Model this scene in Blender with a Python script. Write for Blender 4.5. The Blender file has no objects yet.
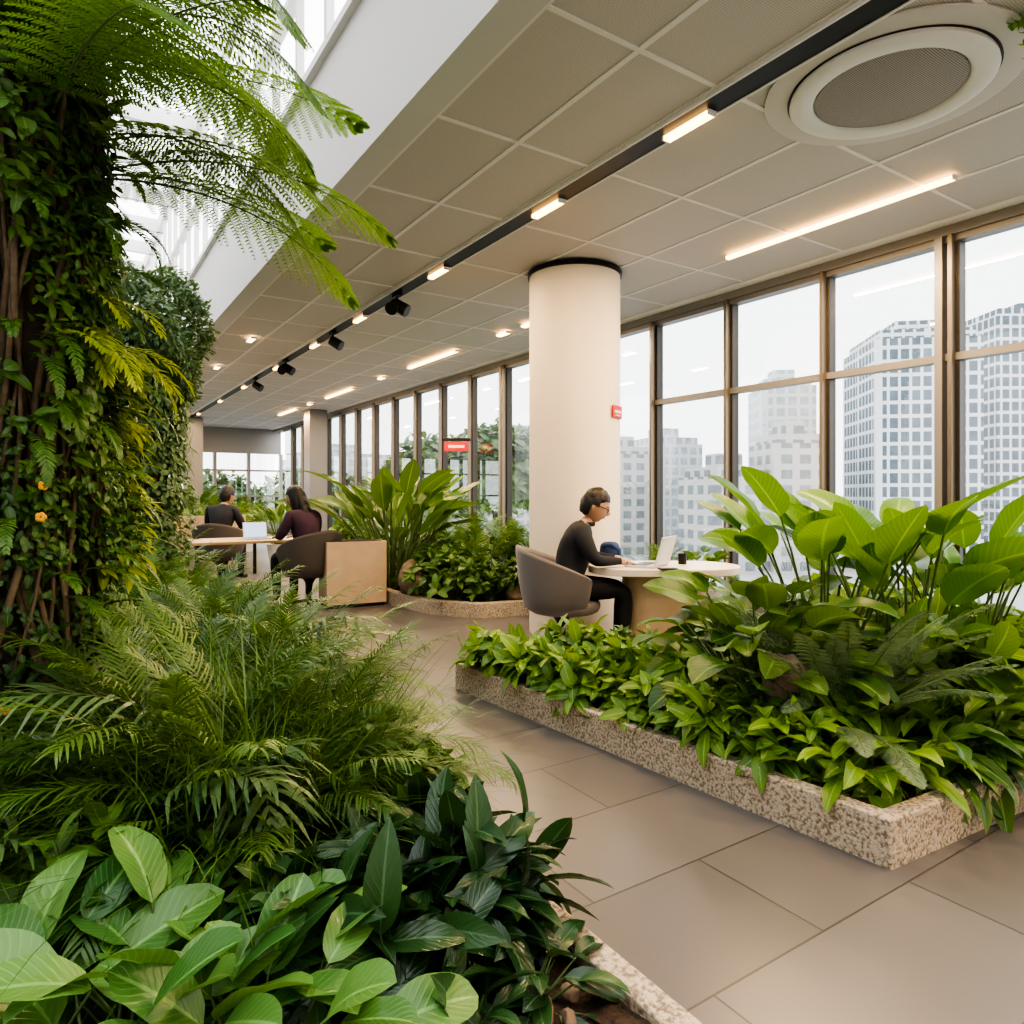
import bpy, math, random
import numpy as np
from mathutils import Vector, Matrix
random.seed(7); RNG=np.random.default_rng(7)
pi=math.pi
SC=bpy.context.scene
COL=SC.collection

# ------------------------------------------------------------------ materials
def newmat(name):
    m=bpy.data.materials.new(name); m.use_nodes=True
    nt=m.node_tree; nt.nodes.clear()
    o=nt.nodes.new('ShaderNodeOutputMaterial')
    return m,nt,o
def N(nt,t,**k):
    n=nt.nodes.new(t)
    for a,b in k.items(): setattr(n,a,b)
    return n
def pbsdf(nt,col=(.5,.5,.5),rough=.5,metal=0,spec=.5):
    p=N(nt,'ShaderNodeBsdfPrincipled')
    p.inputs['Base Color'].default_value=(*col,1)
    p.inputs['Roughness'].default_value=rough
    p.inputs['Metallic'].default_value=metal
    p.inputs['Specular IOR Level'].default_value=spec
    return p
def math_(nt,op,a,b=None,c=None):
    n=N(nt,'ShaderNodeMath',operation=op)
    for i,v in enumerate((a,b,c)):
        if v is None: continue
        if isinstance(v,(int,float)): n.inputs[i].default_value=v
        else: nt.links.new(v,n.inputs[i])
    return n.outputs[0]
def mixc(nt,f,a,b):
    n=N(nt,'ShaderNodeMix',data_type='RGBA')
    if isinstance(f,(int,float)): n.inputs[0].default_value=f
    else: nt.links.new(f,n.inputs[0])
    for i,v in ((6,a),(7,b)):
        if isinstance(v,tuple): n.inputs[i].default_value=(*v,1)
        else: nt.links.new(v,n.inputs[i])
    return n.outputs[2]
def simple(name,col,rough=.5,metal=0,noise=0,nscale=20,bump=0,spec=.5,sheen=0):
    m,nt,o=newmat(name); p=pbsdf(nt,col,rough,metal,spec)
    tc=N(nt,'ShaderNodeTexCoord'); nz=N(nt,'ShaderNodeTexNoise'); nz.inputs['Scale'].default_value=nscale; nz.inputs['Detail'].default_value=5
    nt.links.new(tc.outputs['Object'],nz.inputs['Vector'])
    k=max(noise,.02)
    c=mixc(nt,nz.outputs[0],tuple(x*(1-k) for x in col),tuple(min(1,x*(1+k)) for x in col))
    nt.links.new(c,p.inputs['Base Color'])
    if bump:
        b=N(nt,'ShaderNodeBump'); b.inputs['Strength'].default_value=bump; b.inputs['Distance'].default_value=.01
        nt.links.new(nz.outputs[0],b.inputs['Height']); nt.links.new(b.outputs[0],p.inputs['Normal'])
    if sheen: p.inputs['Sheen Weight'].default_value=sheen
    nt.links.new(p.outputs[0],o.inputs[0]); return m
def emis(name,col,st):
    m,nt,o=newmat(name); e=N(nt,'ShaderNodeEmission'); e.inputs[0].default_value=(*col,1); e.inputs[1].default_value=st
    nt.links.new(e.outputs[0],o.inputs[0]); return m
def leafmat(name,dark,light,transl=.3,rough=.38,veins=10,vstr=.12):
    m,nt,o=newmat(name); L=nt.links
    at=N(nt,'ShaderNodeAttribute',attribute_name='rnd')
    uv=N(nt,'ShaderNodeUVMap'); sp=N(nt,'ShaderNodeSeparateXYZ'); L.new(uv.outputs[0],sp.inputs[0])
    au=math_(nt,'ABSOLUTE',math_(nt,'SUBTRACT',sp.outputs[0],.5))
    mid=math_(nt,'LESS_THAN',au,.035)
    ph=math_(nt,'SUBTRACT',math_(nt,'MULTIPLY',sp.outputs[1],veins),math_(nt,'MULTIPLY',au,veins*.55))
    vn=math_(nt,'POWER',math_(nt,'ABSOLUTE',math_(nt,'SINE',math_(nt,'MULTIPLY',ph,pi))),12)
    base=mixc(nt,at.outputs['Fac'],dark,light)
    lt=tuple(min(1,c*1.7+.05) for c in light)
    c=mixc(nt,math_(nt,'MULTIPLY',mid,.6 if veins else .2),base,lt)
    c2=mixc(nt,math_(nt,'MULTIPLY',vn,vstr if veins else 0),c,lt)
    p=pbsdf(nt,(.1,.3,.1),rough,0,.5); L.new(c2,p.inputs['Base Color'])
    if veins>0:
        b=N(nt,'ShaderNodeBump'); b.inputs['Strength'].default_value=.2; b.inputs['Distance'].default_value=.003; b.invert=True
        L.new(vn,b.inputs['Height']); L.new(b.outputs[0],p.inputs['Normal'])
    t=N(nt,'ShaderNodeBsdfTranslucent')
    hs=mixc(nt,.5,c2,(light[0]*1.5+.03,light[1]*1.4+.03,light[2]*.8)); L.new(hs,t.inputs[0])
    mx=N(nt,'ShaderNodeMixShader'); mx.inputs[0].default_value=transl
    L.new(p.outputs[0],mx.inputs[1]); L.new(t.outputs[0],mx.inputs[2]); L.new(mx.outputs[0],o.inputs[0])
    return m
M_bright=leafmat('leaf_bright',(.055,.15,.018),(.22,.38,.045),.3,.34)
M_big=leafmat('leaf_large',(.05,.16,.03),(.16,.33,.055),.3,.28,veins=13,vstr=.18)
M_host=leafmat('leaf_broad',(.045,.15,.035),(.16,.32,.08),.25,.28,veins=11,vstr=.18)
M_mid=leafmat('leaf_mid',(.028,.092,.016),(.12,.235,.04),.27)
M_dark=leafmat('leaf_dark',(.012,.042,.014),(.04,.105,.03),.15,.25,vstr=.05)
M_lime=leafmat('leaf_lime',(.16,.30,.02),(.45,.52,.05),.38)
M_fern=leafmat('leaf_fern',(.06,.18,.022),(.23,.38,.055),.42,veins=0)
M_palm=leafmat('leaf_palm',(.045,.115,.04),(.17,.26,.10),.25,.33,veins=0)
M_wisp=leafmat('leaf_wispy',(.025,.088,.012),(.13,.235,.04),.3,veins=0)
M_blue=leafmat('leaf_bluegreen',(.07,.13,.085),(.20,.30,.19),.2,veins=0)
M_stem=simple('stem_green',(.10,.16,.05),.5,noise=.4)
M_bark=simple('bark_brown',(.07,.05,.033),.9,noise=.6,nscale=18,bump=.8)
M_root=simple('aerial_root',(.16,.115,.07),.9,noise=.5,nscale=30,bump=.6)
M_soil=simple('soil_mulch',(.07,.045,.03),.95,noise=.8,nscale=60,bump=1)
M_rock=simple('rock_brown',(.24,.17,.12),.9,noise=.5,nscale=12,bump=.9)
M_white=simple('paint_white',(.74,.73,.71),.6)
M_column=simple('plaster_cream',(.80,.71,.59),.6,nscale=4)
M_fascia=simple('fascia_grey',(.60,.59,.58),.6)
M_bronze=simple('bronze_frame',(.23,.195,.15),.33,.6)
M_darkfr=simple('dark_gasket',(.055,.05,.045),.4,.3)
M_alu=simple('grey_alu',(.27,.26,.25),.4,.4)
M_black=simple('black_metal',(.012,.012,.012),.4,.3)
M_wood=simple('light_wood',(.58,.43,.28),.5,noise=.18,nscale=6)
M_woody=simple('table_wood',(.50,.36,.20),.45,noise=.2,nscale=6)
M_tabletop=simple('table_cream',(.74,.67,.58),.4)
M_fabric=simple('grey_fabric',(.17,.15,.145),.9,noise=.15,nscale=200,bump=.15,sheen=.3)
M_fabric2=simple('taupe_fabric',(.10,.085,.075),.9,noise=.15,nscale=200,bump=.15)
M_shirt=simple('charcoal_knit',(.022,.024,.03),.85,noise=.2,nscale=80)
M_purple=simple('plum_fabric',(.06,.028,.05),.85,noise=.3,nscale=8)
M_pants=simple('black_trousers',(.012,.012,.014),.8)
M_shoe=simple('shoe_leather',(.015,.013,.012),.4)
M_skin=simple('skin',(.48,.28,.19),.5,noise=.06)
M_hair=simple('hair_black',(.012,.009,.008),.45,noise=.4,nscale=90,bump=.3)
M_lip=simple('lips',(.35,.13,.1),.5)
M_eye=simple('eye_dark',(.02,.015,.012),.2)
M_laptop=simple('laptop_silver',(.60,.60,.61),.4,.05)
M_screen=emis('laptop_screen',(.7,.8,1),1.0)
M_blueb=simple('blue_denim',(.03,.06,.16),.8,noise=.3,nscale=60)
M_red=simple('sign_red',(.55,.02,.03),.5)
M_orange=simple('petal_orange',(.85,.42,.03),.5)
M_lamp=emis('lamp_warm',(1,.56,.20),6.5)
M_lampw=emis('lamp_neutral',(1,.62,.28),6)

def m_stone():
    m,nt,o=newmat('travertine'); L=nt.links; p=pbsdf(nt,(.5,.4,.3),.8)
    tc=N(nt,'ShaderNodeTexCoord')
    n1=N(nt,'ShaderNodeTexNoise'); n1.inputs['Scale'].default_value=75; n1.inputs['Detail'].default_value=8
    n3=N(nt,'ShaderNodeTexNoise'); n3.inputs['Scale'].default_value=5
    for n in (n1,n3): L.new(tc.outputs['Object'],n.inputs['Vector'])
    r=N(nt,'ShaderNodeValToRGB'); r.color_ramp.elements[0].position=.37; r.color_ramp.elements[1].position=.55
    r.color_ramp.elements[0].color=(.19,.14,.095,1); r.color_ramp.elements[1].color=(.60,.50,.375,1)
    L.new(n1.outputs[0],r.inputs[0])
    c=mixc(nt,math_(nt,'MULTIPLY',n3.outputs[0],.35),r.outputs[0],(.46,.37,.27))
    L.new(c,p.inputs['Base Color'])
    b=N(nt,'ShaderNodeBump'); b.inputs['Strength'].default_value=.9; b.inputs['Distance'].default_value=.008
    L.new(n1.outputs[0],b.inputs['Height']); L.new(b.outputs[0],p.inputs['Normal'])
    L.new(p.outputs[0],o.inputs[0]); return m
M_stone=m_stone()
def m_floor():
    m,nt,o=newmat('floor_tile'); L=nt.links; p=pbsdf(nt,(.3,.3,.3),.30)
    tc=N(nt,'ShaderNodeTexCoord')
    mp=N(nt,'ShaderNodeMapping'); mp.inputs['Location'].default_value=(.03,.24,0)
    L.new(tc.outputs['Object'],mp.inputs[0])
    br=N(nt,'ShaderNodeTexBrick'); br.offset=.5; br.inputs['Scale'].default_value=1
    br.inputs['Brick Width'].default_value=1.0; br.inputs['Row Height'].default_value=.5
    br.inputs['Mortar Size'].default_value=.004; br.inputs['Mortar Smooth'].default_value=.1; br.inputs['Bias'].default_value=-.2
    br.inputs['Color1'].default_value=(.122,.113,.108,1); br.inputs['Color2'].default_value=(.162,.151,.145,1); br.inputs['Mortar'].default_value=(.05,.046,.043,1)
    L.new(mp.outputs[0],br.inputs['Vector'])
    nz=N(nt,'ShaderNodeTexNoise'); nz.inputs['Scale'].default_value=1.6; nz.inputs['Detail'].default_value=4
    L.new(tc.outputs['Object'],nz.inputs['Vector'])
    c=mixc(nt,math_(nt,'MULTIPLY',nz.outputs[0],.22),br.outputs[0],(.18,.168,.16))
    L.new(c,p.inputs['Base Color'])
    b=N(nt,'ShaderNodeBump'); b.inputs['Strength'].default_value=.4; b.inputs['Distance'].default_value=.003; b.invert=True
    L.new(br.outputs['Fac'],b.inputs['Height']); L.new(b.outputs[0],p.inputs['Normal'])
    L.new(p.outputs[0],o.inputs[0]); return m
M_floor=m_floor()
def m_perf(name,c0,c1,cell,rad):
    m,nt,o=newmat(name); L=nt.links; p=pbsdf(nt,c0,.6)
    tc=N(nt,'ShaderNodeTexCoord'); sp=N(nt,'ShaderNodeSeparateXYZ'); L.new(tc.outputs['Object'],sp.inputs[0])
    def fr(x): return math_(nt,'SUBTRACT',math_(nt,'FRACT',math_(nt,'MULTIPLY',x,1/cell)),.5)
    a=fr(sp.outputs[0]); b=fr(sp.outputs[1])
    d=math_(nt,'SQRT',math_(nt,'ADD',math_(nt,'MULTIPLY',a,a),math_(nt,'MULTIPLY',b,b)))
    f=math_(nt,'LESS_THAN',d,rad)
    L.new(mixc(nt,f,c0,c1),p.inputs['Base Color']); L.new(p.outputs[0],o.inputs[0]); return m
M_perf=m_perf('perforated_panel',(.60,.56,.53),(.36,.335,.315),.0115,.30)
M_perf2=m_perf('diffuser_mesh',(.40,.37,.35),(.10,.09,.08),.010,.33)
M_frame=simple('ceiling_frame',(.76,.73,.70),.55)
M_plate=simple('diffuser_plate',(.60,.57,.55),.6)
def m_glass():
    m,nt,o=newmat('window_glass'); L=nt.links
    t=N(nt,'ShaderNodeBsdfTransparent'); t.inputs[0].default_value=(.72,.755,.76,1)
    g=N(nt,'ShaderNodeBsdfGlossy'); g.inputs['Roughness'].default_value=.01; g.inputs[0].default_value=(.9,.95,.93,1)
    lw=N(nt,'ShaderNodeLayerWeight'); lw.inputs[0].default_value=.5
    f=math_(nt,'ADD',math_(nt,'MULTIPLY',math_(nt,'POWER',lw.outputs['Facing'],3),.55),.17)
    mx=N(nt,'ShaderNodeMixShader'); L.new(f,mx.inputs[0]); L.new(t.outputs[0],mx.inputs[1]); L.new(g.outputs[0],mx.inputs[2])
    L.new(mx.outputs[0],o.inputs[0]); return m
M_glass=m_glass()
def m_facade(name,wall,win,cu,cv,fw):
    m,nt,o=newmat(name); L=nt.links; p=pbsdf(nt,wall,.6)
    tc=N(nt,'ShaderNodeTexCoord'); sp=N(nt,'ShaderNodeSeparateXYZ'); L.new(tc.outputs['Object'],sp.inputs[0])
    uu=math_(nt,'MULTIPLY',math_(nt,'ADD',sp.outputs[0],sp.outputs[1]),1/cu)
    u=math_(nt,'FRACT',uu); v=math_(nt,'FRACT',math_(nt,'MULTIPLY',sp.outputs[2],1/cv))
    bay=math_(nt,'GREATER_THAN',math_(nt,'FRACT',math_(nt,'MULTIPLY',uu,.2)),.12)
    f=math_(nt,'MULTIPLY',math_(nt,'MULTIPLY',math_(nt,'GREATER_THAN',u,fw),math_(nt,'GREATER_THAN',v,fw)),bay)
    nz=N(nt,'ShaderNodeTexNoise'); nz.inputs['Scale'].default_value=.4; L.new(tc.outputs['Object'],nz.inputs[0])
    w=mixc(nt,nz.outputs[0],tuple(c*.5 for c in win),tuple(min(1,c*1.5) for c in win))
    L.new(mixc(nt,f,wall,w),p.inputs['Base Color']); L.new(p.outputs[0],o.inputs[0]); return m

# ------------------------------------------------------------------ mesh helpers
class Buf:
    def __init__(s): s.V=[];s.Q=[];s.U=[];s.R=[];s.M=[];s.n=0
    def add(s,V,Q,U,R,m):
        s.V.append(V);s.Q.append(Q+s.n);s.U.append(U);s.R.append(R);s.M.append(np.full(len(Q),m));s.n+=len(V)
    def mesh(s,name,mats):
        V=np.concatenate(s.V).astype(np.float32);Q=np.concatenate(s.Q).astype(np.int32);U=np.concatenate(s.U).astype(np.float32)
        R=np.concatenate(s.R).astype(np.float32);Mi=np.concatenate(s.M).astype(np.int32)
        me=bpy.data.meshes.new(name); F=len(Q)
        me.vertices.add(len(V)); me.vertices.foreach_set('co',V.ravel())
        me.loops.add(4*F); me.loops.foreach_set('vertex_index',Q.ravel())
        me.polygons.add(F); me.polygons.foreach_set('loop_start',np.arange(F,dtype=np.int32)*4)
        me.update(calc_edges=True)
        uv=me.uv_layers.new(name='UVMap'); uv.data.foreach_set('uv',U[Q.ravel()].ravel())
        at=me.attributes.new('rnd','FLOAT','POINT'); at.data.foreach_set('value',R)
        me.polygons.foreach_set('material_index',Mi)
        me.polygons.foreach_set('use_smooth',np.ones(F,dtype=bool))
        for m in mats: me.materials.append(m)
        me.update(); return me
def nrm(a): return a/np.maximum(np.linalg.norm(a,axis=-1,keepdims=True),1e-9)
def bc(x,K): return np.broadcast_to(np.asarray(x,float),(K,)).copy()
def P_ov(s): w=s**.55*(1-s)**.75; return w/w.max()+.012
def P_el(s): w=s**.6*(1-s)**.6; return w/w.max()+.012
def P_lan(s): w=s**.75*(1-s)**.95; return w/w.max()+.012
def P_heart(s): w=s**.32*(1-s)**.62; return w/w.max()+.012
def P_nd(s): w=(s+.05)**.25*(1.02-s)**.6; return w/w.max()
def leaves(B,base,fwd,up,L,W,prof,n=6,m=2,droop=.5,fold=.15,wave=0,mat=0,r=None):
    K=len(base)
    if K==0: return
    L=bc(L,K);W=bc(W,K);droop=bc(droop,K)
    fwd=nrm(fwd); side=np.cross(up,fwd); side=nrm(side+1e-6); up=np.cross(fwd,side)
    s=np.linspace(0,1,n+1); ang=-droop[:,None]*s[None]
    am=(ang[:,1:]+ang[:,:-1])/2; st=(L/n)[:,None]
    z=np.zeros((K,1)); cx=np.concatenate([z,np.cumsum(np.cos(am)*st,1)],1); cz=np.concatenate([z,np.cumsum(np.sin(am)*st,1)],1)
    C=base[:,None]+cx[...,None]*fwd[:,None]+cz[...,None]*up[:,None]
    Nn=-np.sin(ang)[...,None]*fwd[:,None]+np.cos(ang)[...,None]*up[:,None]
    u=np.linspace(-1,1,m+1); w=prof(np.clip(s,1e-4,1-1e-4))
    hw=(W[:,None]*w[None]/2)
    off=hw[:,:,None]*u[None,None]
    ph=RNG.random(K)*6.28
    lift=hw[:,:,None]*np.abs(u)[None,None]*fold
    if wave: lift=lift+wave*hw[:,:,None]*np.abs(u)[None,None]*np.sin(s[None,:,None]*14+ph[:,None,None]+u[None,None]*1.5)
    Pn=C[:,:,None]+off[...,None]*side[:,None,None]+lift[...,None]*Nn[:,:,None]
    nv=(n+1)*(m+1)
    idx=np.arange(nv).reshape(n+1,m+1)
    q=np.stack([idx[:-1,:-1],idx[:-1,1:],idx[1:,1:],idx[1:,:-1]],-1).reshape(-1,4)
    Q=(q[None]+(np.arange(K)*nv)[:,None,None]).reshape(-1,4)
    U=np.stack(np.broadcast_arrays((u[None,:]+1)/2,s[:,None]),-1).reshape(-1,2); U=np.tile(U,(K,1))
    if r is None: r=RNG.random(K)
    B.add(Pn.reshape(-1,3),Q,U,np.repeat(np.clip(bc(r,K),0,1),nv),mat)
def tubes(B,paths,rad,sides=4,mat=1,r=.5):
    K,P,_=paths.shape
    T=np.gradient(paths,axis=1); T=nrm(T)
    ref=np.tile(np.array([.31,.17,.93]),(K,P,1)); ref[np.abs(T[...,2])>.9]=np.array([1,.1,.05])
    A=nrm(np.cross(T,ref)); Bn=np.cross(T,A)
    th=np.arange(sides)/sides*2*pi
    rad=np.asarray(rad,float)
    if rad.ndim==0: rad=np.full((K,P),float(rad))
    elif rad.ndim==1: rad=np.tile(rad[None],(K,1))
    V=paths[:,:,None]+rad[:,:,None,None]*(np.cos(th)[None,None,:,None]*A[:,:,None]+np.sin(th)[None,None,:,None]*Bn[:,:,None])
    idx=np.arange(P*sides).reshape(P,sides); nx=np.roll(idx,-1,1)
    q=np.stack([idx[:-1],nx[:-1],nx[1:],idx[1:]],-1).reshape(-1,4)
    Q=(q[None]+(np.arange(K)*P*sides)[:,None,None]).reshape(-1,4)
    V=V.reshape(-1,3); B.add(V,Q,np.full((len(V),2),.3),np.full(len(V),r),mat)
def hdir(az,pitch): return np.stack([np.cos(az)*np.cos(pitch),np.sin(az)*np.cos(pitch),np.sin(pitch)],-1)
def updir(az,pitch): return np.stack([-np.cos(az)*np.sin(pitch),-np.sin(az)*np.sin(pitch),np.cos(pitch)],-1)
def arc(base,az,pitch,L,droop,P):
    K=len(az); s=np.linspace(0,1,P); ang=pitch[:,None]-droop[:,None]*s[None]**1.2
    am=(ang[:,1:]+ang[:,:-1])/2; st=(L/(P-1))[:,None]
    z=np.zeros((K,1)); cx=np.concatenate([z,np.cumsum(np.cos(am)*st,1)],1); cz=np.concatenate([z,np.cumsum(np.sin(am)*st,1)],1)
    X=base[:,None,0]+cx*np.cos(az)[:,None];Y=base[:,None,1]+cx*np.sin(az)[:,None];Z=base[:,None,2]+cz
    return np.stack([X,Y,Z],-1),ang
U_=lambda a,b,n: RNG.uniform(a,b,n)

def rosette(B,n,pet,LL,WW,pitch=(.5,1.45),prof=P_ov,droop=(.4,1.1),cr=.04,base=(0,0,0),leafn=8,m=4,wave=.05,fold=.25,mat=0,smat=1,pr=.004,azr=None,drop=(.15,.6)):
    az=(np.arange(n)*2.4+U_(-.3,.3,n)) if azr is None else U_(azr[0],azr[1],n)
    pt=U_(pitch[0],pitch[1],n); L=pet*U_(.65,1.1,n)*(.6+.4*np.sin(pt))
    b=np.array(base)[None]+np.stack([np.cos(az)*cr*RNG.random(n),np.sin(az)*cr*RNG.random(n),np.zeros(n)],-1)
    P,ang=arc(b,az,pt,L,U_(.1,.4,n),6)
    tubes(B,P,np.linspace(pr*1.3,pr*.8,6),4,smat)
    e=P[:,-1]; pa=ang[:,-1]-U_(drop[0],drop[1],n); az2=az+U_(-.35,.35,n)
    f=hdir(az2,pa); up=updir(az2,pa); side=np.cross(up,f); ro=U_(-.6,.6,n)[:,None]; up=up*np.cos(ro)+side*np.sin(ro)
    sc=U_(.72,1.12,n)
    leaves(B,e,f,up,LL*sc,WW*sc,prof,leafn,m,U_(droop[0],droop[1],n),fold,wave,mat,r=U_(0,1,n))
def shrub(B,R,H,shoots,per,LL,WW,prof=P_ov,n=4,m=2,base=(0,0,0),droop=(.3,1.0),tilt=(.7,1.4),mat=0,smat=1,hmin=.25,wave=0,fold=.2,stem=True):
    d=RNG.normal(size=(shoots,3)); d[:,2]=np.abs(d[:,2])*1.0+.05; d=nrm(d); k=U_(.55,1,shoots)[:,None]
    T=np.array(base)[None]+d*np.array([R,R,H*(1-hmin)])*k+np.array([0,0,H*hmin])
    if stem:
        s=np.linspace(0,1,5)[None,:,None]; b0=np.array(base)[None]+T*0+np.stack([U_(-.3,.3,shoots)*R,U_(-.3,.3,shoots)*R,np.zeros(shoots)],-1)
        P=b0[:,None]*(1-s)+T[:,None]*s; P[:,:,2]+=(np.sin(s[...,0]*pi)*.08*H); tubes(B,P,np.linspace(.004,.002,5)*max(1,R*2),3,smat)
    a=nrm(d+np.array([0,0,.55])+RNG.normal(size=(shoots,3))*.25)
    ref=nrm(RNG.normal(size=(shoots,3))); s1=nrm(np.cross(a,ref)); s2=np.cross(a,s1)
    ph=np.arange(per)[None]*2.4+U_(0,6,shoots)[:,None]; tl=U_(tilt[0],tilt[1],(shoots,per)); tl[:,0]*=.3
    rad=np.cos(ph)[...,None]*s1[:,None]+np.sin(ph)[...,None]*s2[:,None]
    f=np.cos(tl)[...,None]*a[:,None]+np.sin(tl)[...,None]*rad
    up=np.cos(tl)[...,None]*(-rad)+np.sin(tl)[...,None]*a[:,None]
    off=U_(-1,0,(shoots,per))*LL*.8
    b=T[:,None]+a[:,None]*off[...,None]
    K=shoots*per; sc=U_(.65,1.1,K)
    r=np.clip(np.repeat(U_(.1,.9,shoots),per)+U_(-.25,.25,K),0,1)
    leaves(B,b.reshape(-1,3),f.reshape(-1,3),up.reshape(-1,3),LL*sc,WW*sc,prof,n,m,U_(droop[0],droop[1],K),fold,wave,mat,r)
def frond(B,base,az,pitch,L,droop,nl,LL,LW,ang=(1.1,.5),ld=.5,mat=0,smat=1,vee=.25,start=.15,rr=.005,n=3,m=1,sidef=1.0,prof=P_nd,rv=.5,twist=0):
    P,an=arc(np.array([base],float),np.array([az]),np.array([pitch]),np.array([L]),np.array([droop]),nl+1)
    P=P[0];an=an[0]; tubes(B,P[None],np.linspace(rr,rr*.25,nl+1),4,smat)
    s=np.linspace(0,1,nl+1); k=s>start; p=P[k];a=an[k];sk=(s[k]-start)/(1-start)
    T=hdir(np.full(len(a),az),a); Nn=updir(np.full(len(a),az),a); S=np.cross(Nn,T)
    if twist: c,si=math.cos(twist),math.sin(twist); S,Nn=S*c+Nn*si,Nn*c-S*si
    for sg in (-1,1):
        al=ang[0]+(ang[1]-ang[0])*sk+U_(-.08,.08,len(a))
        f=T*np.cos(al)[:,None]+sg*S*np.sin(al)[:,None]+Nn*vee+RNG.normal(size=T.shape)*.05
        pl=np.sin(pi*np.clip(.18+.74*sk,0,1))**.7
        leaves(B,p,f,Nn,LL*pl*U_(.88,1.08,len(a)),LW,prof,n,m,ld*U_(.6,1.4,len(a)),.3,0,mat,np.clip(rv+U_(-.3,.3,len(a)),0,1))
def palm(B,nf,L,nl,LL,LW,pitch=(.6,1.4),droop=(.8,1.8),base=(0,0,0),ld=.6,mat=0,smat=1,az0=None,cr=.05,**k):
    for i in range(nf):
        az=i*2.4+random.uniform(-.3,.3) if az0 is None else random.uniform(*az0)
        b=(base[0]+cr*math.cos(az)*random.random(),base[1]+cr*math.sin(az)*random.random(),base[2])
        frond(B,b,az,random.uniform(*pitch),L*random.uniform(.7,1.1),random.uniform(*droop),nl,LL,LW,ld=ld,mat=mat,smat=smat,rv=random.uniform(.2,.8),**k)
def bipinnate(B,base,az,pitch,L,droop,npn,pL,nlf,lL,lW,mat=0,smat=1,hang=.5,start=.12):
    P,an=arc(np.array([base],float),np.array([az]),np.array([pitch]),np.array([L]),np.array([droop]),npn+1)
    P=P[0];an=an[0]; tubes(B,P[None],np.linspace(.007,.002,npn+1),4,smat)
    s=np.linspace(0,1,npn+1);k=s>start;p=P[k];a=an[k];sk=(s[k]-start)/(1-start)
    T=hdir(np.full(len(a),az),a);Nn=updir(np.full(len(a),az),a);S=np.cross(Nn,T)
    rv=random.uniform(.25,.75)
    for sg in (-1,1):
        al=1.25-.55*sk+U_(-.06,.06,len(a))
        f=nrm(T*np.cos(al)[:,None]+sg*S*np.sin(al)[:,None])
        ll=pL*np.sin(pi*np.clip(.2+.76*sk,0,1))**.75*U_(.9,1.05,len(a))
        K=len(a); t=np.linspace(0.03,1,nlf)
        path=p[:,None]+f[:,None]*(ll[:,None]*t[None])[...,None]; path[...,2]-=hang*(ll[:,None]*t[None])**2/pL
        tubes(B,path,np.linspace(.0018,.0006,nlf),3,smat)
        tan=nrm(np.gradient(path,axis=1)); nn=np.broadcast_to(Nn[:,None],tan.shape); sd=nrm(np.cross(nn,tan))
        tp=np.sin(pi*np.clip(.25+.7*t,0,1))**.6
        for g in (-1,1):
            ff=tan*.5+g*sd*.87+RNG.normal(size=tan.shape)*.05
            leaves(B,path.reshape(-1,3),ff.reshape(-1,3),nn.reshape(-1,3),np.tile(lL*tp,K),lW,P_nd,2,1,.3,.0,0,mat,np.clip(rv+U_(-.25,.25,K*nlf),0,1))
def put(me,name,x,y,z=0,rot=0,s=1,tilt=0):
    o=bpy.data.objects.new(name,me); COL.objects.link(o); o.location=(x,y,z); o.rotation_euler=(tilt,0,rot)
    o.scale=(s,s,s) if not isinstance(s,tuple) else s; return o

# generic parts
def obj(name,parts,loc=(0,0,0),rot=0,bevel=0,subsurf=0,smooth=True,ang=40):
    V=[];F=[];MI=[];mats=[];n=0
    for v,f,m in parts:
        if m not in mats: mats.append(m)
        k=mats.index(m)
        V+= [tuple(map(float,p)) for p in v]; F+=[tuple(int(i)+n for i in q) for q in f]; MI+=[k]*len(f); n+=len(v)
    me=bpy.data.meshes.new(name); me.from_pydata(V,[],F); 
    for m in mats: me.materials.append(m)
    me.polygons.foreach_set('material_index',MI)
    if smooth:
        me.polygons.foreach_set('use_smooth',[True]*len(F)); 
        try: me.set_sharp_from_angle(angle=math.radians(ang))
        except Exception: pass
    me.update(); o=bpy.data.objects.new(name,me); COL.objects.link(o); o.location=loc; o.rotation_euler=(0,0,rot)
    if bevel: b=o.modifiers.new('b','BEVEL'); b.width=bevel; b.segments=2; b.limit_method='ANGLE'; b.angle_limit=math.radians(50)
    if subsurf: s=o.modifiers.new('s','SUBSURF'); s.levels=subsurf; s.render_levels=subsurf
    return o
def box(c,s,m,rz=0,ry=0):
    x,y,z=[a/2 for a in s]; v=np.array([(-x,-y,-z),(x,-y,-z),(x,y,-z),(-x,y,-z),(-x,-y,z),(x,-y,z),(x,y,z),(-x,y,z)])
    if ry: v=v@np.array([[math.cos(ry),0,-math.sin(ry)],[0,1,0],[math.sin(ry),0,math.cos(ry)]])
    if rz: v=v@np.array([[math.cos(rz),math.sin(rz),0],[-math.sin(rz),math.cos(rz),0],[0,0,1]])
    return (v+np.array(c),[(0,3,2,1),(4,5,6,7),(0,1,5,4),(1,2,6,5),(2,3,7,6),(3,0,4,7)],m)
def bx(x0,x1,y0,y1,z0,z1,m): return box(((x0+x1)/2,(y0+y1)/2,(z0+z1)/2),(x1-x0,y1-y0,z1-z0),m)
def lathe(prof,m,seg=48,c=(0,0,0),cap=True):
    V=[];F=[];n=len(prof)
    for r,z in prof:
        for i in range(seg):
            a=2*pi*i/seg; V.append((c[0]+r*math.cos(a),c[1]+r*math.sin(a),c[2]+z))
    for j in range(n-1):
        for i in range(seg): k=(i+1)%seg; F.append((j*seg+i,j*seg+k,(j+1)*seg+k,(j+1)*seg+i))
    if cap: F.append(tuple(range(seg))[::-1]); F.append(tuple((n-1)*seg+i for i in range(seg)))
    return (V,F,m)
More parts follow.
